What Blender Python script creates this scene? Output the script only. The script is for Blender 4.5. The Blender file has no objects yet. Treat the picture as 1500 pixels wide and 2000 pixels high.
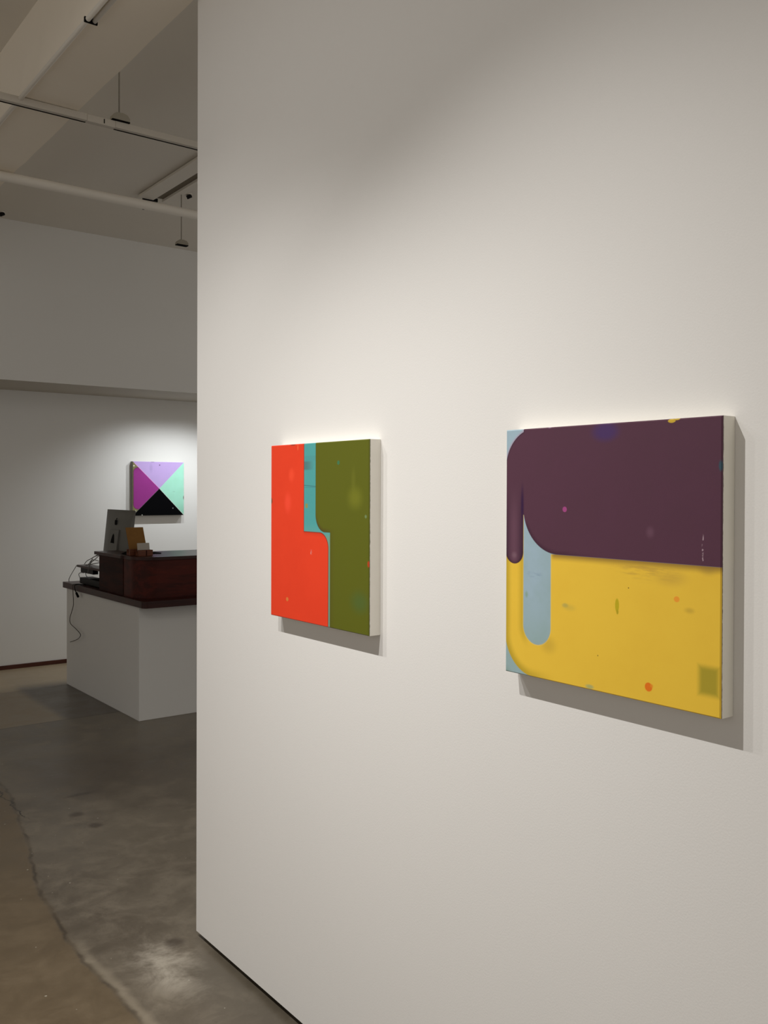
import bpy, bmesh, math, random
from mathutils import Vector, Matrix

S = bpy.context.scene
C = S.collection
PI = math.pi

# ------------------------------------------------------------------ colour and shader helpers
def lin(c):
    out = []
    for v in c:
        v = v / 255.0
        out.append(v / 12.92 if v <= 0.04045 else ((v + 0.055) / 1.055) ** 2.4)
    return tuple(out) + (1.0,)


class Mat:
    """A material with a tiny expression language over math nodes."""
    def __init__(self, name, rough=0.6, spec=0.3, metallic=0.0, color=None):
        self.m = bpy.data.materials.new(name)
        self.m.use_nodes = True
        self.nt = self.m.node_tree
        self.b = self.nt.nodes['Principled BSDF']
        self.b.inputs['Roughness'].default_value = rough
        self.b.inputs['Specular IOR Level'].default_value = spec
        self.b.inputs['Metallic'].default_value = metallic
        if color is not None:
            self.b.inputs['Base Color'].default_value = color

    def node(self, t):
        return self.nt.nodes.new(t)

    def link(self, a, b):
        self.nt.links.new(a, b)

    def put(self, v, sock):
        if isinstance(v, X):
            self.link(v.s, sock)
        elif hasattr(v, 'is_output'):
            self.link(v, sock)
        else:
            sock.default_value = v

    def math(self, op, *a):
        n = self.node('ShaderNodeMath')
        n.operation = op
        for i, v in enumerate(a):
            self.put(v, n.inputs[i])
        return X(self, n.outputs[0])

    def uv(self):
        n = self.node('ShaderNodeTexCoord')
        s = self.node('ShaderNodeSeparateXYZ')
        self.link(n.outputs['UV'], s.inputs[0])
        return X(self, s.outputs[0]), X(self, s.outputs[1])

    def obj(self):
        n = self.node('ShaderNodeTexCoord')
        s = self.node('ShaderNodeSeparateXYZ')
        self.link(n.outputs['Object'], s.inputs[0])
        return tuple(X(self, s.outputs[i]) for i in range(3))

    def vec(self, x, y, z=0.0):
        n = self.node('ShaderNodeCombineXYZ')
        for i, v in enumerate((x, y, z)):
            self.put(v, n.inputs[i])
        return n.outputs[0]

    def noise(self, v, scale=5.0, detail=3.0, rough=0.5, dist=0.0):
        n = self.node('ShaderNodeTexNoise')
        self.link(v, n.inputs['Vector'])
        n.inputs['Scale'].default_value = scale
        n.inputs['Detail'].default_value = detail
        n.inputs['Roughness'].default_value = rough
        n.inputs['Distortion'].default_value = dist
        return X(self, n.outputs[0])

    def step(self, e0, e1, x):
        """smooth 0 -> 1 as x goes e0 -> e1"""
        n = self.node('ShaderNodeMapRange')
        n.interpolation_type = 'SMOOTHSTEP'
        lo, hi = (e0, e1) if e0 < e1 else (e1, e0)
        self.put(x, n.inputs[0])
        n.inputs[1].default_value = lo
        n.inputs[2].default_value = hi
        n.inputs[3].default_value = 0.0 if e0 < e1 else 1.0
        n.inputs[4].default_value = 1.0 if e0 < e1 else 0.0
        return X(self, n.outputs[0])

    def mix(self, f, a, b):
        n = self.node('ShaderNodeMix')
        n.data_type = 'RGBA'
        self.put(f, n.inputs[0])
        self.put(a, n.inputs[6])
        self.put(b, n.inputs[7])
        return n.outputs[2]

    def bump(self, h, strength=0.2, dist=0.01):
        n = self.node('ShaderNodeBump')
        n.inputs['Strength'].default_value = strength
        n.inputs['Distance'].default_value = dist
        self.put(h, n.inputs['Height'])
        self.link(n.outputs[0], self.b.inputs['Normal'])

    def color(self, c):
        self.put(c, self.b.inputs['Base Color'])

    # signed distances
    def rrect(self, u, v, u0, u1, v0, v1, r):
        cu, cv, hu, hv = (u0 + u1) / 2, (v0 + v1) / 2, (u1 - u0) / 2, (v1 - v0) / 2
        qx = (u - cu).abs() - (hu - r)
        qy = (v - cv).abs() - (hv - r)
        ax, ay = qx.max(0.0), qy.max(0.0)
        return (ax * ax + ay * ay).sqrt() + qx.max(qy).min(0.0) - r

    def spot(self, u, v, u0, v0, ru, rv, soft):
        a, b = (u - u0) / ru, (v - v0) / rv
        return self.step(1.0, 1.0 - soft, (a * a + b * b).sqrt())

    def box(self, u, v, u0, u1, v0, v1, soft):
        d = ((u - (u0 + u1) / 2).abs() - (u1 - u0) / 2).max((v - (v0 + v1) / 2).abs() - (v1 - v0) / 2)
        return self.step(soft, -soft, d)


class X:
    def __init__(self, M, s):
        self.M, self.s = M, s
    def __add__(self, o): return self.M.math('ADD', self, o)
    def __sub__(self, o): return self.M.math('SUBTRACT', self, o)
    def __mul__(self, o): return self.M.math('MULTIPLY', self, o)
    def __truediv__(self, o): return self.M.math('DIVIDE', self, o)
    __radd__ = __add__
    __rmul__ = __mul__
    def __rsub__(self, o): return self.M.math('SUBTRACT', o, self)
    def abs(self): return self.M.math('ABSOLUTE', self)
    def sqrt(self): return self.M.math('SQRT', self)
    def max(self, o): return self.M.math('MAXIMUM', self, o)
    def min(self, o): return self.M.math('MINIMUM', self, o)


# ------------------------------------------------------------------ mesh helpers
def add_box(bm, x0, x1, y0, y1, z0, z1):
    vs = [bm.verts.new((x, y, z)) for x in (x0, x1) for y in (y0, y1) for z in (z0, z1)]
    for f in ((0, 1, 3, 2), (4, 6, 7, 5), (0, 4, 5, 1), (2, 3, 7, 6), (0, 2, 6, 4), (1, 5, 7, 3)):
        bm.faces.new([vs[i] for i in f])


def add_prism(bm, pts, axis, a, b):
    """extrude a closed 2-D outline along an axis ('x','y','z') from a to b"""
    def P(p, t):
        return {'x': (t, p[0], p[1]), 'y': (p[0], t, p[1]), 'z': (p[0], p[1], t)}[axis]
    A = [bm.verts.new(P(p, a)) for p in pts]
    B = [bm.verts.new(P(p, b)) for p in pts]
    n = len(pts)
    bm.faces.new(A)
    bm.faces.new(B[::-1])
    for i in range(n):
        bm.faces.new((A[i], B[i], B[(i + 1) % n], A[(i + 1) % n]))


def smooth_path(pts, k=8):
    P = [Vector(p) for p in pts]
    if len(P) < 3:
        return P
    Q = [P[0] * 2 - P[1]] + P + [P[-1] * 2 - P[-2]]
    out = []
    for i in range(1, len(Q) - 2):
        p0, p1, p2, p3 = Q[i - 1:i + 3]
        for j in range(k):
            t = j / k
            out.append(0.5 * ((2 * p1) + (p2 - p0) * t + (2 * p0 - 5 * p1 + 4 * p2 - p3) * t * t + (3 * p1 - p0 - 3 * p2 + p3) * t ** 3))
    out.append(P[-1])
    return out


def add_tube(bm, pts, r, n=8, smooth=True):
    P = smooth_path(pts) if smooth else [Vector(p) for p in pts]
    rings = []
    up = Vector((0.31, 0.22, 0.92)).normalized()
    for i, p in enumerate(P):
        t = (P[min(i + 1, len(P) - 1)] - P[max(i - 1, 0)]).normalized()
        s = t.cross(up)
        if s.length < 1e-3:
            s = t.cross(Vector((1, 0, 0)))
        s.normalize()
        w = s.cross(t)
        rings.append([bm.verts.new(p + (s * math.cos(a) + w * math.sin(a)) * r) for a in (2 * PI * k / n for k in range(n))])
    for a, b in zip(rings, rings[1:]):
        for k in range(n):
            bm.faces.new((a[k], a[(k + 1) % n], b[(k + 1) % n], b[k]))
    bm.faces.new(rings[0][::-1])
    bm.faces.new(rings[-1])


def obj(name, bm, mat, parent=None, bevel=0.0, shade=False, loc=None):
    bmesh.ops.recalc_face_normals(bm, faces=bm.faces[:])
    me = bpy.data.meshes.new(name)
    bm.to_mesh(me)
    bm.free()
    o = bpy.data.objects.new(name, me)
    C.objects.link(o)
    for m in (mat if isinstance(mat, (list, tuple)) else [mat]):
        me.materials.append(m.m)
    if shade:
        for p in me.polygons:
            p.use_smooth = True
    if bevel:
        md = o.modifiers.new('bevel', 'BEVEL')
        md.width = bevel
        md.segments = 2
        md.limit_method = 'ANGLE'
    if parent is not None:
        o.parent = parent
    if loc is not None:
        o.location = loc
    return o


def box_obj(name, dims, mat, parent=None, bevel=0.0):
    bm = bmesh.new()
    add_box(bm, *dims)
    return obj(name, bm, mat, parent, bevel)


def tag(o, label, cat, group=None):
    o['label'] = label
    o['category'] = cat
    if group:
        o['group'] = group
    return o


def thing(name, label, cat, loc=(0, 0, 0), rotz=0.0, group=None):
    o = bpy.data.objects.new(name, None)
    o.empty_display_size = 0.05
    C.objects.link(o)
    o.location = loc
    o.rotation_euler = (0, 0, rotz)
    return tag(o, label, cat, group)


def struct(o):
    o['kind'] = 'structure'
    return o


# ------------------------------------------------------------------ materials
def plaster(name, rgb, bump=0.08, scale=260.0, rough=0.75, var=0.03):
    M = Mat(name, rough=rough, spec=0.2)
    x, y, z = M.obj()
    p = M.vec(x, y, z)
    big = M.noise(p, 0.9, 2.0)
    c0 = tuple(v * (1 - var) for v in lin(rgb)[:3]) + (1,)
    c1 = tuple(min(1, v * (1 + var)) for v in lin(rgb)[:3]) + (1,)
    M.color(M.mix(big, c0, c1))
    M.bump(M.noise(p, scale, 2.0), bump, 0.002)
    return M


m_wall = plaster('white_gallery_paint', (235, 232, 228), 0.10)
m_back = plaster('white_back_wall_paint', (232, 231, 228), 0.05)
m_soffit_shade = plaster('soffit_shade_tint', (190, 184, 173), 0.08)  # white paint greyed to stand in for shade under the header
m_ceil = plaster('white_ceiling_paint', (229, 224, 215), 0.12, 90.0)
m_beam = plaster('warm_white_beam_paint', (250, 241, 226), 0.15, 60.0)
m_desk = plaster('white_desk_paint', (222, 221, 218), 0.05)
m_track = plaster('track_enamel', (204, 197, 186), 0.02, rough=0.5)
m_dull = plaster('dull_grey_enamel', (164, 158, 144), 0.02, rough=0.5)
m_groove = Mat('slot_shade_grey', 0.8, 0.1, color=lin((128, 120, 106)))  # grey carries the shade inside the ceiling channel slot
m_rod = Mat('painted_rod', 0.6, 0.2, color=lin((150, 144, 134)))
m_rail = plaster('white_enamel', (236, 230, 220), 0.02, rough=0.45)
m_base = Mat('dark_base_paint', 0.6, 0.3, color=lin((38, 22, 20)))
m_black = Mat('black_plastic', 0.5, 0.2, color=lin((16, 14, 14)))
m_deep = Mat('matt_black', 0.9, 0.1, color=lin((14, 13, 12)))
m_alu = Mat('brushed_aluminium', 0.5, 0.4, 0.3, color=lin((116, 115, 110)))
m_screen = Mat('dark_screen_glass', 0.08, 0.5, color=lin((10, 10, 12)))
m_cablegrey = Mat('grey_cable', 0.5, 0.3, color=lin((120, 118, 114)))
m_cabledark = Mat('dark_cable', 0.5, 0.3, color=lin((70, 64, 58)))
m_card = Mat('white_card', 0.7, 0.2, color=lin((178, 171, 162)))
m_tan = Mat('tan_card', 0.75, 0.2)
_x, _y, _z = m_tan.obj()
m_tan.color(m_tan.mix(m_tan.noise(m_tan.vec(_x, _y, _z), 30, 3), lin((128, 90, 44)), lin((144, 104, 54))))


def wood(name, dark, mid, light, axis, rough=0.35, spec=0.4):
    M = Mat(name, rough=rough, spec=spec)
    x, y, z = M.obj()
    if axis == 'x':
        p = M.vec(x * 1.1, y * 9.0, z * 9.0)
    else:
        p = M.vec(x * 9.0, y * 1.1, z * 9.0)
    n1 = M.noise(p, 1.6, 4.0, 0.6, 0.6)
    n2 = M.noise(p, 7.0, 3.0, 0.6, 0.3)
    c = M.mix(M.step(0.35, 0.65, n1), lin(dark), lin(mid))
    c = M.mix(M.step(0.52, 0.75, n2) * 0.6, c, lin(light))
    M.color(c)
    return M


m_maho = wood('mahogany_along_front', (54, 15, 8), (78, 23, 11), (92, 31, 15), 'x', 0.5, 0.22)
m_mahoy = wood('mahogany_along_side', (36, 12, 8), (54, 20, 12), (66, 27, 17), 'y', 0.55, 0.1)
m_top = wood('dark_mahogany_top', (42, 14, 9), (58, 21, 14), (72, 33, 23), 'x', 0.36, 0.3)
m_block = wood('warm_wood_block', (92, 46, 25), (118, 63, 35), (138, 79, 47), 'x', 0.5)
m_skirt = wood('red_brown_skirting', (70, 34, 24), (88, 46, 34), (100, 56, 42), 'x', 0.4)


# polished concrete
def concrete():
    M = Mat('polished_concrete', rough=0.34, spec=0.55)
    x, y, z = M.obj()
    p = M.vec(x, y, z)
    wob = (M.noise(p, 1.6, 3.0, 0.55) - 0.5) * 0.09
    wob2 = (M.noise(p, 14.0, 3.0, 0.6) - 0.5) * 0.03
    big = M.noise(p, 0.8, 5.0, 0.62, 0.3)
    fine = M.noise(p, 6.0, 6.0, 0.7, 0.4)
    grit = M.noise(p, 45.0, 3.0, 0.6)
    c = M.mix(M.step(0.3, 0.72, big), lin((82, 73, 61)), lin((118, 109, 95)))
    c = M.mix(M.step(0.40, 0.72, fine) * 0.5, c, lin((146, 136, 120)))
    c = M.mix(M.step(0.56, 0.72, grit) * 0.18, c, lin((62, 52, 42)))
    # the browner slab beyond the ragged joint
    edge = x - 1.07 - wob - wob2 - M.step(3.2, 5.2, y) * 0.26
    c = M.mix(M.step(0.02, -0.02, edge) * 0.75, c, M.mix(fine, lin((80, 66, 46)), lin((120, 102, 76))))
    joint = M.step(0.014, 0.0, edge.abs())
    broken = M.step(0.42, 0.6, M.noise(p, 5.5, 2.0))
    c = M.mix(joint * (0.25 + broken * 0.45), c, lin((50, 42, 34)))
    ridge = M.step(0.03, 0.0, (edge - 0.02).abs()) * M.step(3.4, 2.9, y)
    c = M.mix(ridge * 0.35, c, lin((172, 160, 140)))
    # darker and lighter slabs by the desk
    far = M.step(6.33, 6.37, y + wob2 * 0.4)
    c = M.mix(far * M.step(2.13, 2.03, x + wob2) * 0.85, c, M.mix(fine, lin((128, 112, 86)), lin((158, 140, 112))))
    c = M.mix(far * M.step(2.03, 2.13, x + wob2) * M.step(7.75, 7.45, y) * 0.6, c, lin((78, 72, 68)))
    c = M.mix(far * M.step(7.45, 7.75, y) * 0.75, c, lin((168, 150, 122)))
    seam = M.step(0.012, 0.003, (y - 6.35 + wob2 * 0.4).abs())
    c = M.mix(seam * 0.7, c, lin((48, 42, 36)))
    # brown stain in the dim stretch and a pale patch by the wall corner
    st = M.step(1.0, 0.1, (((x - 1.9) / 0.7) * ((x - 1.9) / 0.7) + ((y - 5.1) / 0.75) * ((y - 5.1) / 0.75)).sqrt() + wob * 2)
    c = M.mix(st * 0.6, c, lin((70, 58, 48)))
    pw = M.step(1.0, 0.2, (((x - 1.28) / 0.16) * ((x - 1.28) / 0.16) + ((y - 2.86) / 0.3) * ((y - 2.86) / 0.3)).sqrt() + wob * 4)
    c = M.mix(pw * M.step(0.35, 0.7, fine) * 0.8, c, lin((190, 182, 168)))
    # wandering hairline crack and scuffs
    ck = M.step(0.006, 0.001, (x - 1.30 - (M.noise(p, 9.0, 3.0) - 0.5) * 0.12).abs()) * M.step(4.5, 4.65, y) * M.step(5.3, 5.1, y)
    c = M.mix(ck, c, lin((40, 33, 27)))
    for (sx, sy, sr, sq) in ((1.51, 4.47, 0.05, 0.05), (1.53, 4.27, 0.045, 0.05), (1.62, 4.75, 0.10, 0.03), (2.2, 6.72, 0.035, 0.025), (1.36, 3.0, 0.05, 0.05)):
        c = M.mix(M.spot(x + wob2, y + wob2, sx, sy, sr, sq, 0.7) * 0.6, c, lin((58, 48, 40)))
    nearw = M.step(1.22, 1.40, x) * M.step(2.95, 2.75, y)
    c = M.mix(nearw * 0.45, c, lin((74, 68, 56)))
    spk = M.step(0.855, 0.88, M.noise(p, 60.0, 0.0))
    c = M.mix(spk * 0.5, c, lin((210, 204, 190)))
    M.color(c)
    M.put(M.step(0.3, 0.8, fine) * 0.16 + 0.30, M.b.inputs['Roughness'])
    M.bump(fine * 0.6 + grit * 0.3 - joint * 0.6, 0.12, 0.006)
    return M


m_floor = concrete()

# ------------------------------------------------------------------ the setting
XW = 1.438          # face of the gallery wall
YE = 2.99           # its far end
ZC = 3.745          # ceiling
YH = 7.64           # face of the dropped header
YB = 8.42           # back wall
ZS = 2.465          # underside of the header
YR, X1, XL = -1.6, 6.0, -3.2

struct(box_obj('floor', (XL, X1, YR, YB + 0.1, -0.12, 0.0), m_floor))
struct(box_obj('ceiling', (XL, X1, YR, YB + 0.1, ZC, ZC + 0.1), m_ceil))
struct(box_obj('wall_right', (XW, XW + 0.14, YR, YE, 0.022, ZC), m_wall))
struct(box_obj('baseboard_right', (XW + 0.022, XW + 0.12, YR, YE - 0.02, 0.0, 0.022), m_base))
struct(box_obj('wall_back', (XL, X1, YB, YB + 0.1, 0.0, ZC), m_back))
hd = struct(box_obj('wall_header', (XL, X1, YH, YB, ZS, ZC), [m_back, m_soffit_shade]))
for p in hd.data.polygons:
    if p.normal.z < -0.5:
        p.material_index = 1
struct(box_obj('baseboard_back', (XL, X1, YB - 0.014, YB, 0.0, 0.036), m_skirt, bevel=0.002))

ZB = 3.34
bm = bmesh.new()
add_prism(bm, [(1.19, ZB), (1.436, ZB), (1.436, ZC), (1.225, ZC)], 'y', YR, YH)
bmesh.ops.subdivide_edges(bm, edges=[e for e in bm.edges if abs(e.verts[0].co.y - e.verts[1].co.y) > 1], cuts=60)
rnd = random.Random(4)
for v in bm.verts:
    if v.co.z < ZB + 0.01:
        v.co.x += rnd.uniform(-0.004, 0.004) if v.co.x < 1.3 else rnd.uniform(-0.006, 0.0)
        v.co.z += rnd.uniform(0.0, 0.004)
beam = struct(obj('trim_1', bm, m_beam))
beam['label'] = 'broad painted ceiling beam running toward the far room'

# conduit along the lower edge of the beam
cd = thing('conduit', 'thin white conduit run along the lower edge of the ceiling beam', 'conduit', (1.176, 3.4, 3.332))
bm = bmesh.new(); add_tube(bm, [(0, -4.5, 0), (0, -0.03, 0), (0, 4.2, 0.0)], 0.010, 10, False)
obj('tube', bm, m_rail, cd, shade=True)
bm = bmesh.new(); add_tube(bm, [(0.026, -4.5, -0.002), (0.024, -0.03, -0.002)], 0.009, 10, False)
obj('tube', bm, m_rail, cd, shade=True)
bm = bmesh.new(); add_box(bm, -0.013, 0.036, -0.040, -0.032, -0.012, 0.007)
obj('coupling', bm, m_deep, cd)

# lighting track hung under the beam
tk = thing('lighting_track', 'slim white lighting track crossing just under the ceiling beam, nearer the camera', 'track', (1.3, 4.24, 3.323))
T0 = 1.3
for (xa, xb) in ((-4.0, 1.475), (1.61, 5.9)):
    rl = box_obj('rail', (xa - T0, xb - T0, -0.016, 0.016, -0.015, 0.0165), m_track, tk, 0.002)
    box_obj('slot', (xa - T0, xb - T0, 0.008, 0.0165, -0.0165, -0.0148), m_deep, rl)
box_obj('joint_connector', (1.475 - T0, 1.61 - T0, -0.0165, 0.0165, -0.0175, 0.0160), m_track, tk, 0.003)
box_obj('joint_seam', (1.553 - T0, 1.557 - T0, -0.018, 0.004, -0.010, 0.010), m_deep, tk)


def clamp(parent, at, rod_to):
    bm = bmesh.new()
    x, y, z = at
    prof = [(-0.043, 0.0), (0.043, 0.0), (0.043, 0.014), (0.030, 0.030), (0.008, 0.036), (-0.022, 0.034), (-0.040, 0.020)]
    add_prism(bm, [(x + a, z + b) for a, b in prof], 'y', y - 0.02, y + 0.02)
    obj('clamp', bm, m_dull, parent, 0.002)
    box_obj('underside_strip', (x - 0.043, x + 0.043, y - 0.019, y + 0.019, z - 0.005, z), m_deep, parent)  # dark strip along the underside of the clamp
    bm = bmesh.new()
    add_tube(bm, [(x - 0.004, y, z + 0.03), (x - 0.004, y, rod_to)], 0.0035, 8, False)
    obj('rod', bm, m_rod, parent, shade=True)


clamp(tk, (1.635 - T0, -0.005, 0.022), ZC - 3.323)

hf = thing('hanging_bracket', 'small pale bracket on a thin rod, in front of the header wall', 'bracket', (2.835, 6.15, 3.353))
clamp(hf, (0.0, 0.0, 0.005), ZC - 3.353)

# round pipe under the beam, farther on
pp = thing('ceiling_pipe', 'thicker round white pipe crossing under the beam, beyond the slim track', 'pipe', (1.3, 5.275, 3.311))
bm = bmesh.new(); add_tube(bm, [(-4.4, 0, 0), (4.6, 0, 0)], 0.027, 20, False)
obj('tube', bm, m_rail, pp, shade=True)
for k, xx in enumerate((-1.0, 1.9)):
    bm = bmesh.new()
    add_tube(bm, [(xx, 0, 0.02), (xx, 0, ZC - 3.311)], 0.004, 8, False)
    obj('hanger_rod', bm, m_cabledark, pp, shade=True)

# surface channel on the ceiling; slot and grey spacer stand in for a shadow stripe
ch = thing('ceiling_channel', 'boxed white channel with a shade-toned slot fixed to the ceiling beside the wall end', 'channel', (2.6, 5.0, ZC))
box_obj('cover', (0.008, 0.125, -2.2, 1.40, -0.024, -0.007), m_ceil, ch, 0.002)
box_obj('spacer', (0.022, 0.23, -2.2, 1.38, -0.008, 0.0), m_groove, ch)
box_obj('rail', (0.192, 0.250, -2.2, 1.40, -0.026, -0.004), m_ceil, ch, 0.002)
bm = bmesh.new()
add_prism(bm, [(0.052, -0.005), (0.112, -0.005), (0.112, -0.045), (0.064, -0.098), (0.052, -0.098)], 'y', 1.402, 1.43)
add_box(bm, 0.112, 0.16, 1.402, 1.43, -0.03, -0.006)
obj('end_bracket', bm, m_black, ch)

for (x, y, lab) in ((2.90, 6.18, 'small black ceiling fitting beyond the boxed channel'), (1.935, 7.47, 'small black ceiling fitting at the top of the header wall')):
    t = thing('ceiling_fitting', lab, 'fitting', (x, y, ZC))
    bm = bmesh.new(); add_tube(bm, [(0, 0, 0.0), (0, 0, -0.006)], 0.028, 16, False)
    obj('plate', bm, m_rail, t)
    bm = bmesh.new(); add_tube(bm, [(0.0, 0, -0.006), (0.012, 0, -0.028)], 0.02, 12, False)
    obj('nozzle', bm, m_black, t)


# ------------------------------------------------------------------ paintings
def canvas_bump(M, u, v):
    M.bump(M.noise(M.vec(u, v), 420.0, 2.0), 0.10, 0.001)


K = 0.93     # reference light level on the lit canvases


def paint_large():
    M = Mat('purple_and_yellow_painting', 0.55, 0.25)
    u, v = M.uv()
    a = 0.0016
    purple, yellow, blue = lin((90, 55, 72)), lin((243, 200, 66)), lin((164, 187, 201))
    n = M.noise(M.vec(u, v), 5.0, 4.0, 0.6)
    f = M.noise(M.vec(u * 2.0, v * 12.0), 5.0, 3.0, 0.6)
    # blue ground
    c = M.mix(M.step(0.35, 0.7, n) * 0.5, blue, lin((146, 172, 168)))
    c = M.mix(M.step(0.62, 0.86, v) * 0.45, c, lin((148, 174, 166)))
    ground = M.mix(M.spot(u, v, 0.165, 0.585, 0.05, 0.02, 0.6) * M.step(0.4, 0.6, f) * 0.6, c, lin((122, 142, 168)))
    ground = M.mix(M.spot(u, v, 0.12, 0.67, 0.012, 0.02, 0.9) * 0.6, ground, lin((128, 160, 110)))
    ground = M.mix(M.spot(u, v, 0.0, 1.0, 0.05, 0.035, 0.9) * 0.5, ground, lin((132, 158, 142)))
    # yellow field
    out = M.rrect(u, v, 0.0, 2.0, 0.2, 1.0, 0.165)
    y = M.mix(M.step(0.4, 0.75, n) * 0.35, yellow, lin((236, 190, 60)))
    left = M.step(0.30, 0.09, u)
    y = M.mix(M.step(-0.042, -0.002, out) * left * 0.7, y, lin((176, 150, 40)))
    col = M.rrect(u, v, 0.1025, 0.2505, 0.2, 0.867, 0.074)
    y = M.mix(M.step(0.040, 0.0, col) * M.step(0.14, 0.09, u) * 0.55, y, lin((176, 148, 40)))
    y = M.mix(M.step(0.55, 0.506, v) * M.step(0.107, 0.09, u) * 0.5, y, lin((150, 118, 48)))
    y = M.mix(M.step(0.530, 0.498, v) * M.step(0.24, 0.27, u) * 0.75, y, lin((120, 88, 50)))
    rub = M.spot(u, v, 0.70, 0.535, 0.20, 0.05, 0.9) * M.step(0.42, 0.66, f)
    y = M.mix(rub * 0.5, y, lin((178, 138, 66)))
    y = M.mix(M.spot(u, v, 0.80, 0.553, 0.10, 0.04, 0.9) * 0.35, y, lin((190, 150, 66)))
    y = M.mix(M.spot(u, v, 0.95, 0.51, 0.05, 0.03, 0.9) * 0.4, y, lin((150, 120, 60)))
    y = M.mix(M.box(u, v, 0.918, 0.992, 0.835, 0.93, 0.014) * 0.85, y, lin((164, 150, 46)))
    for (p, q, ru, rv, so, col_, al) in ((0.326, 0.694, 0.022, 0.012, 0.7, (186, 172, 92), 0.8), (0.345, 0.70, 0.05, 0.02, 0.95, (206, 178, 74), 0.5),
                                         (0.449, 0.988, 0.028, 0.012, 0.7, (172, 178, 118), 0.85), (0.575, 0.668, 0.0105, 0.029, 0.3, (198, 176, 30), 1.0),
                                         (0.577, 0.692, 0.006, 0.011, 0.4, (188, 164, 34), 1.0), (0.829, 0.621, 0.013, 0.0115, 0.25, (248, 162, 52), 1.0),
                                         (0.715, 0.943, 0.0175, 0.0175, 0.2, (240, 122, 28), 1.0), (0.728, 0.937, 0.008, 0.008, 0.4, (240, 150, 40), 0.8),
                                         (0.626, 0.600, 0.003, 0.003, 0.3, (90, 70, 30), 0.8), (0.487, 0.865, 0.003, 0.003, 0.3, (120, 96, 40), 0.8),
                                         (0.24, 0.86, 0.06, 0.05, 0.9, (208, 170, 60), 0.6), (0.88, 0.655, 0.03, 0.015, 0.9, (206, 168, 60), 0.7)):
        y = M.mix(M.spot(u, v, p, q, ru, rv, so) * al, y, lin(col_))
    y = M.mix(M.step(0.0035, 0.001, (col - 0.002).abs()) * 0.45, y, lin((232, 206, 120)))
    c = M.mix(M.step(a, -a, out) * M.step(0.4995, 0.5005, v + M.step(0.11, 0.09, u)), ground, y)
    c = M.mix(M.step(a, -a, col), c, ground)
    # purple field
    top = M.rrect(u, v, 0.0, 2.0, 0.0, 0.36, 0.16)
    main = M.rrect(u, v, 0.1, 2.0, -0.6, 0.5, 0.185)
    fin = M.rrect(u, v, 0.0005, 0.1005, 0.1, 0.55, 0.05)
    d = top.min(main).min(fin)
    p = M.mix(M.step(0.3, 0.7, n) * 0.4, purple, lin((86, 54, 68)))
    # the rounded finger
    tube = M.step(0.0, 1.0, ((u - 0.048) / 0.05).abs())
    fm = M.step(0.20, 0.42, v) * M.step(0.106, 0.098, u)
    p = M.mix(tube * fm * 0.6, p, lin((50, 26, 48)))
    p = M.mix((1.0 - tube) * fm * 0.38, p, lin((124, 86, 104)))
    p = M.mix(M.step(-0.016, 0.0, fin) * M.step(0.44, 0.52, v) * M.step(0.106, 0.098, u) * 0.7, p, lin((58, 32, 44)))
    p = M.mix(M.spot(u, v, 0.05, 0.515, 0.022, 0.02, 0.9) * 0.5, p, lin((140, 108, 120)))
    cus = M.spot(u, v, 0.094, 0.31, 0.013, 0.115, 0.9)
    p = M.mix(cus * 0.9, p, lin((52, 24, 66)))
    p = M.mix(M.step(-0.022, 0.0, main) * M.step(0.36, 0.40, v) * M.step(0.101, 0.106, u) * M.step(0.5, 0.24, u) * 0.65, p, lin((62, 32, 50)))
    p = M.mix(M.spot(u, v, 0.517, 0.03, 0.085, 0.05, 0.7) * 0.75, p, lin((74, 52, 108)))
    for (q, r, ru, rv, so, col_, al) in ((0.321, 0.322, 0.0125, 0.012, 0.25, (168, 74, 134), 1.0), (0.718, 0.395, 0.025, 0.03, 0.9, (116, 80, 98), 0.6),
                                         (0.805, 0.007, 0.018, 0.008, 0.3, (214, 178, 60), 1.0), (0.825, 0.002, 0.014, 0.005, 0.3, (196, 164, 60), 1.0),
                                         (0.995, 0.165, 0.010, 0.024, 0.6, (52, 84, 98), 0.9), (0.24, 0.0, 0.01, 0.005, 0.4, (150, 120, 150), 0.8)):
        p = M.mix(M.spot(u, v, q, r, ru, rv, so) * al, p, lin(col_))
    scr = M.step(0.0035, 0.001, (u - 0.9305 + (M.noise(M.vec(u * 3.0, v), 26.0, 2.0) - 0.5) * 0.016).abs()) * M.box(u, v, 0.91, 0.95, 0.40, 0.49, 0.01)
    p = M.mix(scr * M.step(0.45, 0.55, M.noise(M.vec(u, v), 70.0, 1.0)) * 0.9, p, lin((176, 150, 160)))
    p = M.mix(M.step(0.004, 0.0015, (d + 0.0025).abs()) * M.step(0.3, 0.1, u) * M.step(0.2, 0.1, v) * 0.5, p, lin((58, 34, 48)))
    c = M.mix(M.step(0.0045, 0.002, (d - 0.003).abs()) * M.step(0.18, 0.1, v) * 0.8, c, lin((176, 164, 186)))
    c = M.mix(M.step(a, -a, d), c, p)
    M.color(c)
    canvas_bump(M, u, v)
    return M


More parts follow.
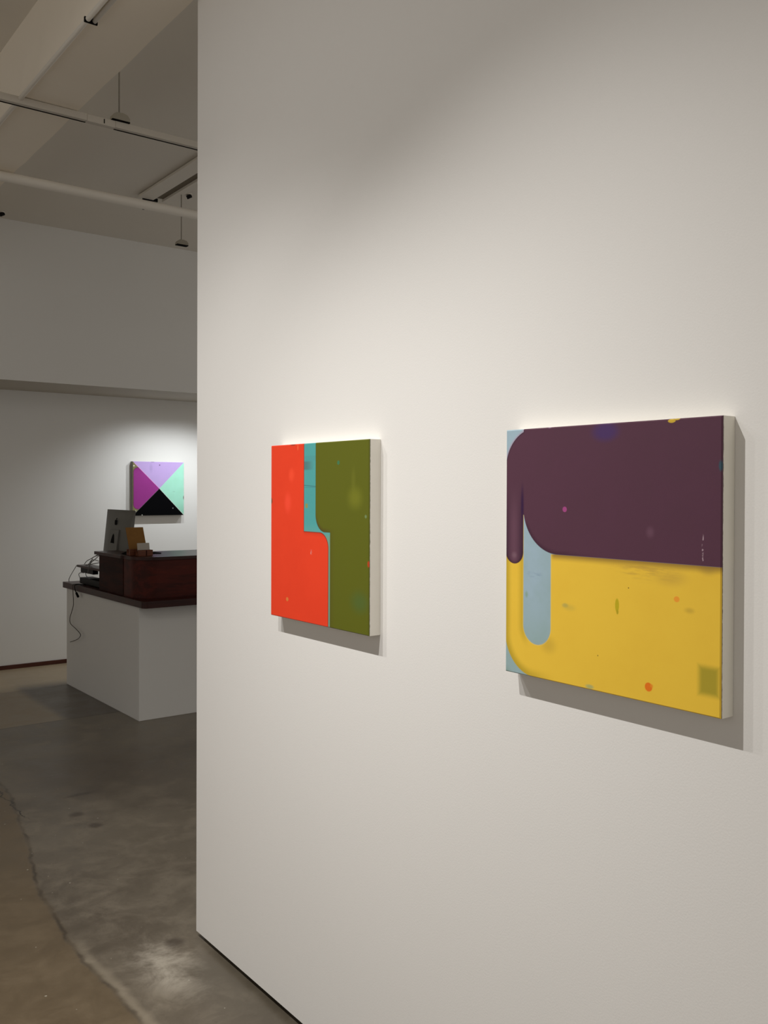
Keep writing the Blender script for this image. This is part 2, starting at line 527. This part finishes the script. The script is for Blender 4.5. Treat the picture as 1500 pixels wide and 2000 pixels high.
def paint_small():
    M = Mat('red_and_olive_painting', 0.55, 0.25)
    u, v = M.uv()
    a = 0.0016
    n = M.noise(M.vec(u, v), 5.0, 4.0, 0.6)
    red, teal, olive = lin((240, 68, 36)), lin((84, 168, 166)), lin((97, 101, 22))
    t = M.mix(M.step(0.3, 0.7, n) * 0.4, teal, lin((76, 158, 160)))
    band = M.box(u, v, 0.36, 0.52, 0.10, 0.148, 0.006)
    t = M.mix(band * M.step(0.50, 0.39, u) * 0.7, t, lin((84, 110, 112)))
    t = M.mix(M.box(u, v, 0.36, 0.52, 0.07, 0.10, 0.004) * 0.3, t, lin((84, 140, 144)))
    t = M.mix(M.step(0.004, 0.0015, (v - 0.237 - (u - 0.43) * 0.05).abs()) * 0.6, t, lin((62, 108, 118)))
    t = M.mix(M.step(0.003, 0.001, (v - 0.246).abs()) * 0.4, t, lin((62, 118, 128)))
    t = M.mix(M.box(u, v, 0.387, 0.412, 0.336, 0.360, 0.003) * 0.9, t, lin((152, 150, 76)))
    t = M.mix(M.step(0.44, 0.487, v) * 0.25, t, lin((120, 172, 160)))
    t = M.mix(M.step(0.49, 0.52, v) * 0.7, t, lin((128, 160, 132)))
    c = t
    # olive field
    g1 = M.rrect(u, v, 0.4935, 2.0, -1.0, 0.489, 0.095)
    g2 = M.rrect(u, v, 0.640, 2.0, 0.3, 3.0, 0.003)
    dg = g1.min(g2)
    g = M.mix(M.step(0.3, 0.7, n) * 0.35, olive, lin((96, 100, 26)))
    g = M.mix(M.spot(u, v, 0.875, 0.30, 0.10, 0.085, 0.9) * 0.55, g, lin((130, 132, 38)))
    g = M.mix(M.spot(u, v, 0.86, 0.21, 0.03, 0.1, 0.9) * 0.3, g, lin((124, 126, 42)))
    g = M.mix(M.spot(u, v, 0.92, 0.836, 0.12, 0.085, 0.9) * 0.5, g, lin((74, 108, 58)))
    g = M.mix(M.spot(u, v, 0.719, 0.114, 0.0145, 0.014, 0.4) * 0.9, g, lin((62, 124, 86)))
    g = M.mix(M.spot(u, v, 0.972, 0.394, 0.013, 0.012, 0.6) * 0.8, g, lin((122, 146, 102)))
    g = M.mix(M.spot(u, v, 0.996, 0.635, 0.010, 0.02, 0.5), g, lin((198, 72, 30)))
    g = M.mix(M.step(-0.030, 0.0, g1) * M.step(0.36, 0.47, v) * M.step(0.70, 0.56, u) * 0.75, g, lin((86, 66, 34)))
    g = M.mix(M.step(-0.006, 0.0, dg) * M.step(0.66, 0.63, u) * 0.5, g, lin((66, 72, 28)))
    c = M.mix(M.step(a, -a, dg), c, g)
    # red field
    r1 = M.rrect(u, v, -1.0, 0.3735, -1.0, 0.8, 0.003)
    r2 = M.rrect(u, v, -1.0, 0.6255, 0.4905, 3.0, 0.088)
    dr = r1.min(r2)
    r = M.mix(M.step(0.3, 0.7, n) * 0.4, red, lin((230, 62, 32)))
    r = M.mix(M.spot(u, v, 0.235, 0.175, 0.045, 0.055, 0.8) * 0.8, r, lin((255, 82, 50)))
    r = M.mix(M.spot(u, v, 0.195, 0.334, 0.052, 0.08, 0.8) * 0.8, r, lin((255, 80, 54)))
    r = M.mix(M.spot(u, v, 0.008, 0.326, 0.014, 0.025, 0.7) * 0.9, r, lin((122, 66, 36)))
    r = M.mix(M.spot(u, v, 0.305, 0.02, 0.004, 0.022, 0.5), r, lin((250, 130, 76)))
    r = M.mix(M.spot(u, v, 0.25, 0.004, 0.04, 0.005, 0.5) * 0.8, r, lin((120, 52, 30)))
    r = M.mix(M.spot(u, v, 0.191, 0.889, 0.0155, 0.0135, 0.3), r, lin((226, 130, 62)))
    r = M.mix(M.box(u, v, 0.440, 0.456, 0.590, 0.618, 0.002) * M.step(0.45, 0.6, M.noise(M.vec(u * 3.0, v), 60.0, 2.0)), r, lin((218, 150, 142)))
    r = M.mix(M.step(0.52, 0.492, v) * M.step(0.36, 0.39, u) * 0.35, r, lin((176, 48, 26)))
    r = M.mix(M.step(-0.010, 0.0, r2) * M.step(0.54, 0.58, u) * 0.6, r, lin((150, 50, 30)))
    r = M.mix(M.step(0.005, 0.002, (dr + 0.001).abs()) * 0.8, r, lin((126, 40, 24)))
    c = M.mix(M.step(a, -a, dr), c, r)
    M.color(c)
    canvas_bump(M, u, v)
    return M


def paint_back():
    M = Mat('four_triangle_painting', 0.7, 0.06)
    u, v = M.uv()
    n = M.noise(M.vec(u, v), 5.0, 4.0, 0.6)
    cu, cv = 0.513, 0.499
    lav = M.mix(M.step(0.3, 0.7, n) * 0.5, lin((196, 170, 226)), lin((188, 166, 220)))
    lav = M.mix(M.spot(u, v, 0.35, 0.12, 0.05, 0.12, 0.9) * 0.4, lav, lin((160, 146, 196)))
    lav = M.mix(M.spot(u, v, 0.38, 0.0, 0.05, 0.014, 0.6) * 0.8, lav, lin((120, 98, 150)))
    lav = M.mix(M.spot(u, v, 0.517, 0.06, 0.015, 0.014, 0.6), lav, lin((74, 60, 96)))
    mint = M.mix(M.step(0.3, 0.7, n) * 0.5, lin((172, 234, 212)), lin((164, 226, 200)))
    mint = M.mix(M.spot(u, v, 0.80, 0.555, 0.04, 0.008, 0.8) * 0.6, mint, lin((136, 178, 160)))
    mint = M.mix(M.step(0.72, 0.95, v) * 0.5, mint, lin((140, 196, 172)))
    mint = M.mix(M.spot(u, v, 0.995, 0.67, 0.014, 0.05, 0.7), mint, lin((96, 110, 92)))
    blk = M.mix(M.spot(u, v, 0.781, 0.868, 0.014, 0.014, 0.5), lin((3, 3, 5)), lin((150, 150, 150)))
    blk = M.mix(M.spot(u, v, 0.18, 0.992, 0.012, 0.018, 0.5), blk, lin((190, 190, 180)))
    mag = M.mix(M.step(0.3, 0.7, n) * 0.5, lin((156, 60, 142)), lin((148, 58, 134)))
    mag = M.mix(M.step(0.12, 0.02, v - 0.10) * 0.3, mag, lin((118, 40, 104)))
    # diagonals
    t1 = (u * (cv / cu) - v)            # > 0 above the falling diagonal (left half)
    fall_r = (u - cu) * ((1.0 - cv) / (1.0 - cu)) + cv - v
    fall = t1.min(1.0) * M.step(cu + 0.0005, cu - 0.0005, u) + fall_r * M.step(cu - 0.0005, cu + 0.0005, u)
    rise = (1.0 - v) - (u * ((1.0 - cv) / cu)) * M.step(cu + 0.0005, cu - 0.0005, u) - ((1.0 - cv) + (u - cu) * (cv / (1.0 - cu))) * M.step(cu - 0.0005, cu + 0.0005, u)
    a = 0.002
    up = M.step(-a, a, fall)
    le = M.step(-a, a, rise)
    ol = M.mix(M.step(0.4, 0.6, n), lin((136, 130, 92)), lin((122, 118, 84)))
    ol = M.mix(M.spot(u, v, 0.023, 0.081, 0.016, 0.016, 0.4), ol, lin((230, 228, 210)))
    ol = M.mix(M.spot(u, v, 0.052, 0.913, 0.016, 0.016, 0.4), ol, lin((230, 228, 210)))
    shape = M.rrect(u, v, 0.014, 0.9, 0.112, 0.88, 0.085)
    lef = M.mix(M.step(a, -a, shape), ol, mag)
    lef = M.mix(M.step(0.012, 0.003, shape.abs()) * 0.5, lef, lin((86, 40, 72)))
    top = M.mix(up, mint, lav)          # right of rise: mint below, lavender above
    c = M.mix(up, M.mix(le, mint, lef), M.mix(le, mint, lav))
    low = M.mix(le, blk, lef)
    # assign the four triangles
    c = M.mix(up, low, M.mix(le, mint, lav))
    # fix: upper-left of the rising diagonal and below the falling one is the left triangle
    line = M.step(0.008, 0.003, (fall - 0.002).abs())
    c = M.mix(line * M.step(cu + 0.01, cu - 0.01, u) * M.step(0.02, 0.05, u) * 0.9, c, lin((236, 168, 222)))
    c = M.mix(line * M.step(cu, cu + 0.02, u) * 0.85, c, lin((214, 228, 218)))
    line2 = M.step(0.006, 0.002, (rise - 0.001).abs())
    c = M.mix(line2 * M.step(cu, cu + 0.02, u) * 0.7, c, lin((206, 206, 230)))
    c = M.mix(line2 * M.step(cu, cu - 0.02, u) * 0.6, c, lin((130, 128, 132)))
    M.color(c)
    canvas_bump(M, u, v)
    return M


def edge_mat(name, rgb, spat):
    """unpainted canvas edge: white primer with ragged paint where the front wraps over"""
    M = Mat(name, 0.7, 0.2)
    x, y, z = M.obj()
    n = M.noise(M.vec(x * 4.0, y, z), 60.0, 4.0, 0.7)
    c = M.mix(M.noise(M.vec(x, y, z), 18.0, 3.0) * 0.5, lin(rgb), tuple(v * 0.86 for v in lin(rgb)[:3]) + (1,))
    rag = M.step(0.0010, 0.0, y - n * 0.0045 + 0.0008)
    c = M.mix(rag * 0.85, c, lin(spat))
    M.color(c)
    M.bump(n, 0.1, 0.001)
    return M


def painting(label, mat, emat, w, h, t, loc, rotz):
    """loc: middle of the back; local x runs to the viewer's right, the front faces local -y"""
    th = thing('painting', label, 'painting', loc, rotz)
    # origin of the local frame sits on the wall; the front face is at y = -t
    bm = bmesh.new()
    uvl = bm.loops.layers.uv.new('UVMap')
    b = 0.0022
    outer = [(-w / 2, -h / 2), (w / 2, -h / 2), (w / 2, h / 2), (-w / 2, h / 2)]
    inner = [(-w / 2 + b, -h / 2 + b), (w / 2 - b, -h / 2 + b), (w / 2 - b, h / 2 - b), (-w / 2 + b, h / 2 - b)]
    V0 = [bm.verts.new((x, -t + b, z)) for x, z in outer]
    V1 = [bm.verts.new((x, -t, z)) for x, z in inner]
    bm.faces.new(V1)
    for i in range(4):
        bm.faces.new((V0[i], V0[(i + 1) % 4], V1[(i + 1) % 4], V1[i]))
    for f in bm.faces:
        for l in f.loops:
            l[uvl].uv = (l.vert.co.x / w + 0.5, 0.5 - l.vert.co.z / h)
    for f in bm.faces:
        f.normal_update()
        if f.normal.y > 0:
            f.normal_flip()
    obj('painted_canvas', bm, mat, th)
    bm = bmesh.new()
    A = [bm.verts.new((x, -t + b, z)) for x, z in outer]
    B = [bm.verts.new((x, -0.0005, z)) for x, z in outer]
    for i in range(4):
        bm.faces.new((A[i], B[i], B[(i + 1) % 4], A[(i + 1) % 4]))
    bm.faces.new(B)
    # move so that object y = 0 is the front rim (for the ragged paint edge)
    for v in bm.verts:
        v.co.y += t - b
    e = obj('stretcher_frame', bm, emat, th)
    e.location = (0, -t + b, 0)
    e['label'] = 'plain side of the stretched canvas'
    return th


T = 0.038
e_white = edge_mat('white_primer_edge_purple', (244, 240, 228), (66, 40, 46))
e_white2 = edge_mat('white_primer_edge_olive', (244, 240, 230), (70, 74, 30))
e_back = edge_mat('grey_primer_edge', (140, 138, 128), (110, 104, 76))
painting('square painting of a purple field over a yellow field, nearer the camera', paint_large(), e_white,
         0.517, 0.5185, T, (XW, 1.149, 1.4685), -PI / 2)
painting('square painting split into red and olive green with a teal strip', paint_small(), e_white2,
         0.500, 0.511, T, (XW, 2.1555, 1.4745), -PI / 2)
painting('painting of lavender, mint, black and magenta triangles on the far back wall', paint_back(), e_back,
         0.524, 0.518, 0.05, (3.622, YB, 1.599), 0.0)

# ------------------------------------------------------------------ reception desk
dk = thing('reception_desk', 'white reception desk with dark red-brown wooden counter and raised wooden front', 'desk', (2.455, 6.0, 0.0))
dx, dy = 2.455, 6.0
L = 1.9
bm = bmesh.new()
add_prism(bm, [(0, 0), (L, 0), (L, 0.75), (0.72, 0.75), (0.72, 1.51), (0, 1.51)], 'z', 0.0, 0.786)
obj('base', bm, m_desk, dk, 0.003)
bm = bmesh.new()
def rounded(x0, y0, r, n=8):
    """outline points of a rounded corner at (x0, y0), from the side round to the front"""
    return [(x0 + r - r * math.cos(a), y0 + r - r * math.sin(a)) for a in (PI / 2 * k / n for k in range(n + 1))]


add_prism(bm, rounded(-0.016, -0.115, 0.04) + [(L, -0.115), (L, 0.8), (0.76, 0.8), (0.76, 1.56), (-0.016, 1.56)], 'z', 0.786, 0.833)
obj('countertop', bm, m_top, dk, 0.002)
z0, z1, z2 = 0.833, 1.099, 1.122
bm = bmesh.new()
arc = rounded(0.015, 0.03, 0.15, 12)
arc2 = rounded(0.035, 0.05, 0.13, 12)
add_prism(bm, [(0.015, 0.318)] + arc + [(L, 0.03), (L, 0.05)] + arc2[::-1] + [(0.035, 0.318)], 'z', z0, z1)
fp = obj('front_panel', bm, m_maho, dk, 0.0)
for p in fp.data.polygons:
    p.use_smooth = True
fp.data.set_sharp_from_angle(angle=0.6)
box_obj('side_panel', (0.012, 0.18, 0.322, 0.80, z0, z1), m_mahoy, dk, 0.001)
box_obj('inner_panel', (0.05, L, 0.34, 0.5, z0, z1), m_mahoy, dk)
bm = bmesh.new()
add_prism(bm, [(-0.006, 0.324), (0.008, 0.318)] + rounded(0.008, 0.018, 0.16, 12) + [(L, 0.018), (L, 0.58), (0.18, 0.60), (0.18, 0.86), (-0.006, 0.86)], 'z', z1, z2)
obj('ledge', bm, m_top, dk, 0.002)

# small shelf fixed to the end of the side panel, with a power strip beneath
shf = box_obj('shelf', (0.045, 0.155, 0.803, 1.40, 0.963, 0.980), m_top, dk, 0.001)
bm = bmesh.new()
add_prism(bm, [(0.802, 0.962), (0.945, 0.962), (0.86, 0.90), (0.802, 0.90)], 'x', 0.075, 0.095)
obj('bracket', bm, m_deep, shf)
ps = box_obj('power_strip', (0.056, 0.10, 1.06, 1.34, 0.924, 0.9625), m_black, shf, 0.003)

# black box of equipment on the counter
eq = thing('equipment_box', 'low black electronic box lying on the counter under the small shelf', 'electronics', (2.49, 7.06, 0.8335))
box_obj('case', (0.0, 0.11, -0.22, 0.245, 0.006, 0.054), m_black, eq, 0.006)
for (fx, fy) in ((0.03, -0.19), (0.03, 0.21), (0.09, -0.19), (0.09, 0.21)):
    bm = bmesh.new(); add_tube(bm, [(fx, fy, 0.0), (fx, fy, 0.008)], 0.012, 12, False)
    obj('foot', bm, m_deep, eq)
bm = bmesh.new()
add_prism(bm, [(-0.215, 0.054), (0.06, 0.054), (0.05, 0.057), (-0.1, 0.061), (-0.215, 0.0645)], 'x', 0.02, 0.108)
obj('lid', bm, m_deep, eq)

# all-in-one computer seen from behind
pc = thing('computer', 'silver all-in-one computer seen from behind on the reception desk', 'computer', (2.70, 7.036, 0.8335), -PI / 2)
tilt = -0.105
hgt, wid = 0.452, 0.574
Rt = Matrix.Rotation(tilt, 4, 'X')


def shell(bm):
    """slightly domed back with thin rim; local x width, z height, -y is the back"""
    nx, nz = 12, 10
    grid = []
    for j in range(nz + 1):
        row = []
        for i in range(nx + 1):
            a, b_ = i / nx * 2 - 1, j / nz * 2 - 1
            dome = (1 - abs(a) ** 2.6) * (1 - abs(b_) ** 2.6)
            row.append(bm.verts.new((a * wid / 2, -0.006 - 0.028 * dome, (b_ + 1) * hgt / 2)))
        grid.append(row)
    for j in range(nz):
        for i in range(nx):
            bm.faces.new((grid[j][i], grid[j][i + 1], grid[j + 1][i + 1], grid[j + 1][i]))
    ring = [grid[0][i] for i in range(nx + 1)] + [grid[j][nx] for j in range(1, nz + 1)] + [grid[nz][i] for i in range(nx - 1, -1, -1)] + [grid[j][0] for j in range(nz - 1, 0, -1)]
    fr = [bm.verts.new((v.co.x, 0.002, v.co.z)) for v in ring]
    n = len(ring)
    for i in range(n):
        bm.faces.new((ring[i], ring[(i + 1) % n], fr[(i + 1) % n], fr[i]))
    bm.faces.new(fr)


def put(bm):
    for v in bm.verts:
        v.co = Rt @ v.co
        v.co.z += 0.146
        v.co.y -= 0.015


bm = bmesh.new(); shell(bm); put(bm)
obj('back_shell', bm, m_alu, pc, shade=True)
bm = bmesh.new(); add_box(bm, -wid / 2 + 0.01, wid / 2 - 0.01, 0.002, 0.004, 0.07, hgt - 0.01); put(bm)
obj('screen', bm, m_screen, pc)
# logo silhouette (a bitten fruit with a leaf), dark polished inlay
half = [(0.0, 0.030), (0.010, 0.036), (0.022, 0.036), (0.032, 0.028), (0.026, 0.019), (0.0245, 0.008), (0.028, -0.004), (0.034, -0.012), (0.028, -0.026), (0.019, -0.036), (0.010, -0.038), (0.0, -0.035)]
whole = [(0.0, 0.030), (-0.010, 0.036), (-0.022, 0.036), (-0.031, 0.028), (-0.036, 0.012), (-0.034, -0.008), (-0.028, -0.024), (-0.019, -0.036), (-0.010, -0.038), (0.0, -0.035)]
outl = half + whole[::-1][1:-1]
bm = bmesh.new()
zc_ = 0.350
add_prism(bm, [(a * 0.6, zc_ + b_ * 0.55) for a, b_ in outl], 'y', -0.0335, -0.0372)
leaf = [(0.002, 0.040), (0.004, 0.050), (0.014, 0.060), (0.016, 0.060), (0.014, 0.050), (0.006, 0.041)]
add_prism(bm, [(a * 0.6, zc_ + b_ * 0.55) for a, b_ in leaf], 'y', -0.030, -0.0368)
put(bm)
o = obj('logo', bm, m_deep, pc)
o['label'] = 'dark fruit-shaped emblem on the back shell'
# stand: neck with a dark patch standing in for hinge shadow, and foot
bm = bmesh.new()
add_prism(bm, [(-0.010, 0.44), (-0.028, 0.44), (-0.085, 0.012), (-0.085, 0.0), (-0.066, 0.0)], 'x', -0.095, 0.095)
for v in bm.verts:
    pass
obj('stand_neck', bm, m_alu, pc, 0.003)
bm = bmesh.new()
circ = [(-0.040, 0.335), (0.036, 0.335), (0.026, 0.375), (0.016, 0.398), (0.004, 0.408), (-0.004, 0.408), (-0.016, 0.395), (-0.032, 0.365)]
A = []
for cx_, cz_ in circ:
    A.append(bm.verts.new((cx_, -0.028 - (0.44 - cz_) * (0.057 / 0.428) - 0.0015, cz_)))
bm.faces.new(A)
obj('neck_shadow', bm, m_deep, pc)
box_obj('foot', (-0.095, 0.095, -0.085, 0.10, 0.0, 0.008), m_alu, pc, 0.002)

# wooden card blocks, booklet and cards on the ledge
zl = z2 + 0.0005
b1 = thing('card_holder', 'small slotted wooden block holding white cards on the raised counter', 'card holder', (2.572, 6.185, zl))
bm = bmesh.new()
add_box(bm, -0.052, 0.052, -0.022, 0.004, 0.0, 0.042); add_box(bm, -0.052, 0.052, 0.004, 0.026, 0.0, 0.014); add_box(bm, -0.052, 0.052, 0.026, 0.038, 0.0, 0.042)
obj('block', bm, m_block, b1, 0.001)
box_obj('slot_mark', (0.0, 0.008, -0.0226, -0.0218, 0.002, 0.040), m_mahoy, b1)
b2 = thing('card_holder', 'slotted wooden block holding the tan booklet, behind the other block', 'card holder', (2.538, 6.27, zl))
bm = bmesh.new()
add_box(bm, -0.05, 0.05, -0.022, 0.004, 0.0, 0.044); add_box(bm, -0.05, 0.05, 0.004, 0.026, 0.0, 0.014); add_box(bm, -0.05, 0.05, 0.026, 0.04, 0.0, 0.044)
obj('block', bm, m_block, b2, 0.001)


def leaning(name, w, h, t, loc, lean, mat, sk=0.0):
    bm = bmesh.new()
    add_box(bm, -w / 2, w / 2, 0.0, t, 0.0, h)
    for v in bm.verts:
        k = v.co.z
        v.co = Vector((v.co.x + sk * k, v.co.y + math.sin(lean) * k, math.cos(lean) * k))
    o = obj(name, bm, mat, None, 0.0008)
    o.location = loc
    return o


o = leaning('booklet', 0.130, 0.186, 0.008, (2.566, 6.277, zl + 0.015), 0.20, m_tan, -0.10)
tag(o, 'tan booklet leaning upright in the rear wooden block', 'booklet')
for k in range(5):
    o = leaning('business_card', 0.0889, 0.076, 0.0012, (2.570, 6.1915 + k * 0.0016, zl + 0.0145), 0.16, m_card, -0.02)
    tag(o, 'white card standing in the front wooden block', 'card', 'white cards in the front wooden block')
bm = bmesh.new()
add_prism(bm, [(2.505, 6.33), (2.76, 6.33), (2.76, 6.45), (2.505, 6.45)], 'z', zl, zl + 0.006)
add_prism(bm, [(6.335, zl + 0.006), (6.445, zl + 0.006), (6.335, zl + 0.03)], 'x', 2.507, 2.53)
tag(obj('folder', bm, m_deep), 'thin black folder lying flat behind the wooden blocks', 'folder')

# cables
arcs = [
    ([(2.56, 7.024, 1.092), (2.56, 7.068, 1.084), (2.56, 7.213, 1.043), (2.56, 7.331, 1.013), (2.56, 7.390, 0.984)], 'pale cable arching highest from the computer to the shelf'),
    ([(2.53, 6.951, 1.085), (2.525, 6.988, 1.069), (2.52, 7.048, 1.042), (2.50, 7.078, 1.013), (2.488, 7.09, 0.970), (2.486, 7.10, 0.93)], 'pale cable hanging down over the front of the shelf'),
    ([(2.6, 7.0, 1.014), (2.6, 7.179, 1.019), (2.6, 7.287, 1.023), (2.6, 7.36, 1.008), (2.6, 7.39, 0.984)], 'pale cable in a low level arch above the shelf'),
    ([(2.54, 6.969, 1.027), (2.54, 7.013, 1.019), (2.54, 7.134, 1.003), (2.54, 7.25, 0.988), (2.54, 7.298, 0.984)], 'pale cable lying lowest along the shelf'),
    ([(2.58, 7.10, 1.075), (2.58, 7.254, 1.045), (2.58, 7.274, 1.022), (2.58, 7.309, 0.997), (2.58, 7.36, 0.984)], 'pale cable dropping steeply onto the middle of the shelf'),
]
for pts, lab in arcs:
    bm = bmesh.new(); add_tube(bm, pts, 0.0032, 6)
    tag(obj('cable', bm, m_cablegrey, shade=True), lab, 'cable', 'cables above the small shelf')
hang = [
    ([(2.49, 7.376, 0.975), (2.488, 7.417, 0.946), (2.475, 7.455, 0.901), (2.465, 7.48, 0.862), (2.47, 7.50, 0.836)], m_cablegrey, 'grey cable looping off the end of the shelf to the counter'),
    ([(2.53, 7.32, 0.918), (2.53, 7.39, 0.915), (2.53, 7.44, 0.897), (2.55, 7.45, 0.862), (2.6, 7.46, 0.836)], m_cablegrey, 'grey cable curving from the power strip down behind the black box'),
    ([(2.53, 7.27, 0.920), (2.53, 7.275, 0.915), (2.535, 7.28, 0.899), (2.545, 7.285, 0.888)], m_cabledark, 'short dark cable joining power strip and black box'),
    ([(2.47, 7.255, 0.8375), (2.44, 7.26, 0.8375), (2.422, 7.26, 0.834), (2.422, 7.26, 0.815), (2.424, 7.261, 0.761), (2.425, 7.255, 0.68), (2.425, 7.297, 0.615), (2.425, 7.34, 0.561), (2.425, 7.322, 0.518), (2.425, 7.2, 0.492), (2.425, 7.105, 0.468), (2.425, 7.093, 0.449), (2.425, 7.152, 0.417), (2.425, 7.248, 0.39), (2.425, 7.334, 0.369)], m_cabledark, 'long thin cable dangling in a curve down the white side of the desk'),
]
for pts, mt, lab in hang:
    bm = bmesh.new(); add_tube(bm, pts, 0.0028, 6)
    tag(obj('cable', bm, mt, shade=True), lab, 'cable')
pl = thing('plug_cable', 'short black cord with a plug hanging over the counter edge', 'cable', (2.45, 7.2, 0.833))
bm = bmesh.new(); add_tube(bm, [(0.03, 0.0, 0.006), (-0.01, 0.004, 0.0065), (-0.029, 0.008, 0.003), (-0.032, 0.008, -0.015), (-0.03, -0.006, -0.041), (-0.03, -0.032, -0.058)], 0.004, 6)
obj('flex', bm, m_black, pl, shade=True)
bm = bmesh.new(); add_tube(bm, [(-0.03, -0.030, -0.056), (-0.03, -0.070, -0.082)], 0.009, 8, False)
obj('plug', bm, m_deep, pl, shade=True)

# ------------------------------------------------------------------ camera
cam = bpy.data.cameras.new('camera')
co = bpy.data.objects.new('camera', cam)
C.objects.link(co)
r = (0.7960461788754538, -0.6052269843788834, 0.003283059157512279)
u_ = (0.002227305912461603, 0.008353848962427475, 0.9999626254595144)
f_ = (0.6052317904787895, 0.7960091146382406, -0.00799807518613146)
co.matrix_world = Matrix(((r[0], u_[0], -f_[0], 0.0), (r[1], u_[1], -f_[1], 0.0), (r[2], u_[2], -f_[2], 1.6), (0, 0, 0, 1)))
cam.sensor_fit = 'VERTICAL'
cam.sensor_height = 36.0
cam.lens = 1785.0128 / 2000.0 * 36.0
cam.shift_y = -(1000.0 - 969.83) / 2000.0
cam.clip_start = 0.02
S.camera = co

# ------------------------------------------------------------------ light
def spot(name, loc, to, power, size, blend, radius, col):
    l = bpy.data.lights.new(name, 'SPOT')
    l.energy = power
    l.spot_size = math.radians(size)
    l.spot_blend = blend
    l.shadow_soft_size = radius
    l.color = col
    o = bpy.data.objects.new(name, l)
    C.objects.link(o)
    o.location = loc
    o.rotation_euler = (Vector(to) - Vector(loc)).to_track_quat('-Z', 'Y').to_euler()
    return o


warm = (1.0, 0.985, 0.955)
for (ly, lx, ty, pw, sp, sz) in ((1.64, 0.80, 1.10, 150, 7, 102), (2.33, 0.72, 2.40, 108, 6, 102), (2.97, 0.80, 2.95, 66, 8, 116)):
    spot('track_spot', (0.02, ly, 3.31), (lx, ty, 0.0), pw, sz, 1.0, 0.006, warm)
    spot('added_wall_fill', (0.02, ly, 3.31), (1.6, ly, 0.0), sp, 168, 1.0, 0.03, warm)  # added wide weak fill lifting the upper wall, no lamp of its own
cool = (0.94, 0.98, 1.0)
spot('alcove_spot', (3.99, 7.74, 2.43), (3.75, 8.25, 0.6), 34, 126, 1.0, 0.006, cool)
spot('alcove_spot', (3.55, 7.74, 2.43), (3.45, 8.25, 0.6), 22, 126, 1.0, 0.006, cool)
spot('alcove_spot', (4.7, 7.74, 2.43), (4.5, 8.25, 0.6), 24, 126, 1.0, 0.006, cool)
al = bpy.data.lights.new('far_room_fill', 'AREA')  # unseen fill light added to brighten the far room
al.shape = 'DISK'
al.size = 1.2
al.energy = 5
al.color = (1.0, 0.97, 0.92)
ao = bpy.data.objects.new('far_room_fill', al)
C.objects.link(ao)
ao.location = (4.2, 2.2, 3.5)
ao.rotation_euler = (Vector((3.2, 7.0, 1.4)) - Vector(ao.location)).to_track_quat('-Z', 'Y').to_euler()

W = bpy.data.worlds.new('world')
S.world = W
W.use_nodes = True
bg = W.node_tree.nodes['Background']
bg.inputs[0].default_value = (1.0, 0.95, 0.88, 1)
bg.inputs[1].default_value = 0.40

S.view_settings.view_transform = 'Standard'
S.view_settings.look = 'None'
S.view_settings.exposure = 0.0
S.view_settings.gamma = 1.0
try:
    S.cycles.max_bounces = 8
    S.cycles.diffuse_bounces = 5
    S.cycles.use_denoising = True
except Exception:
    pass
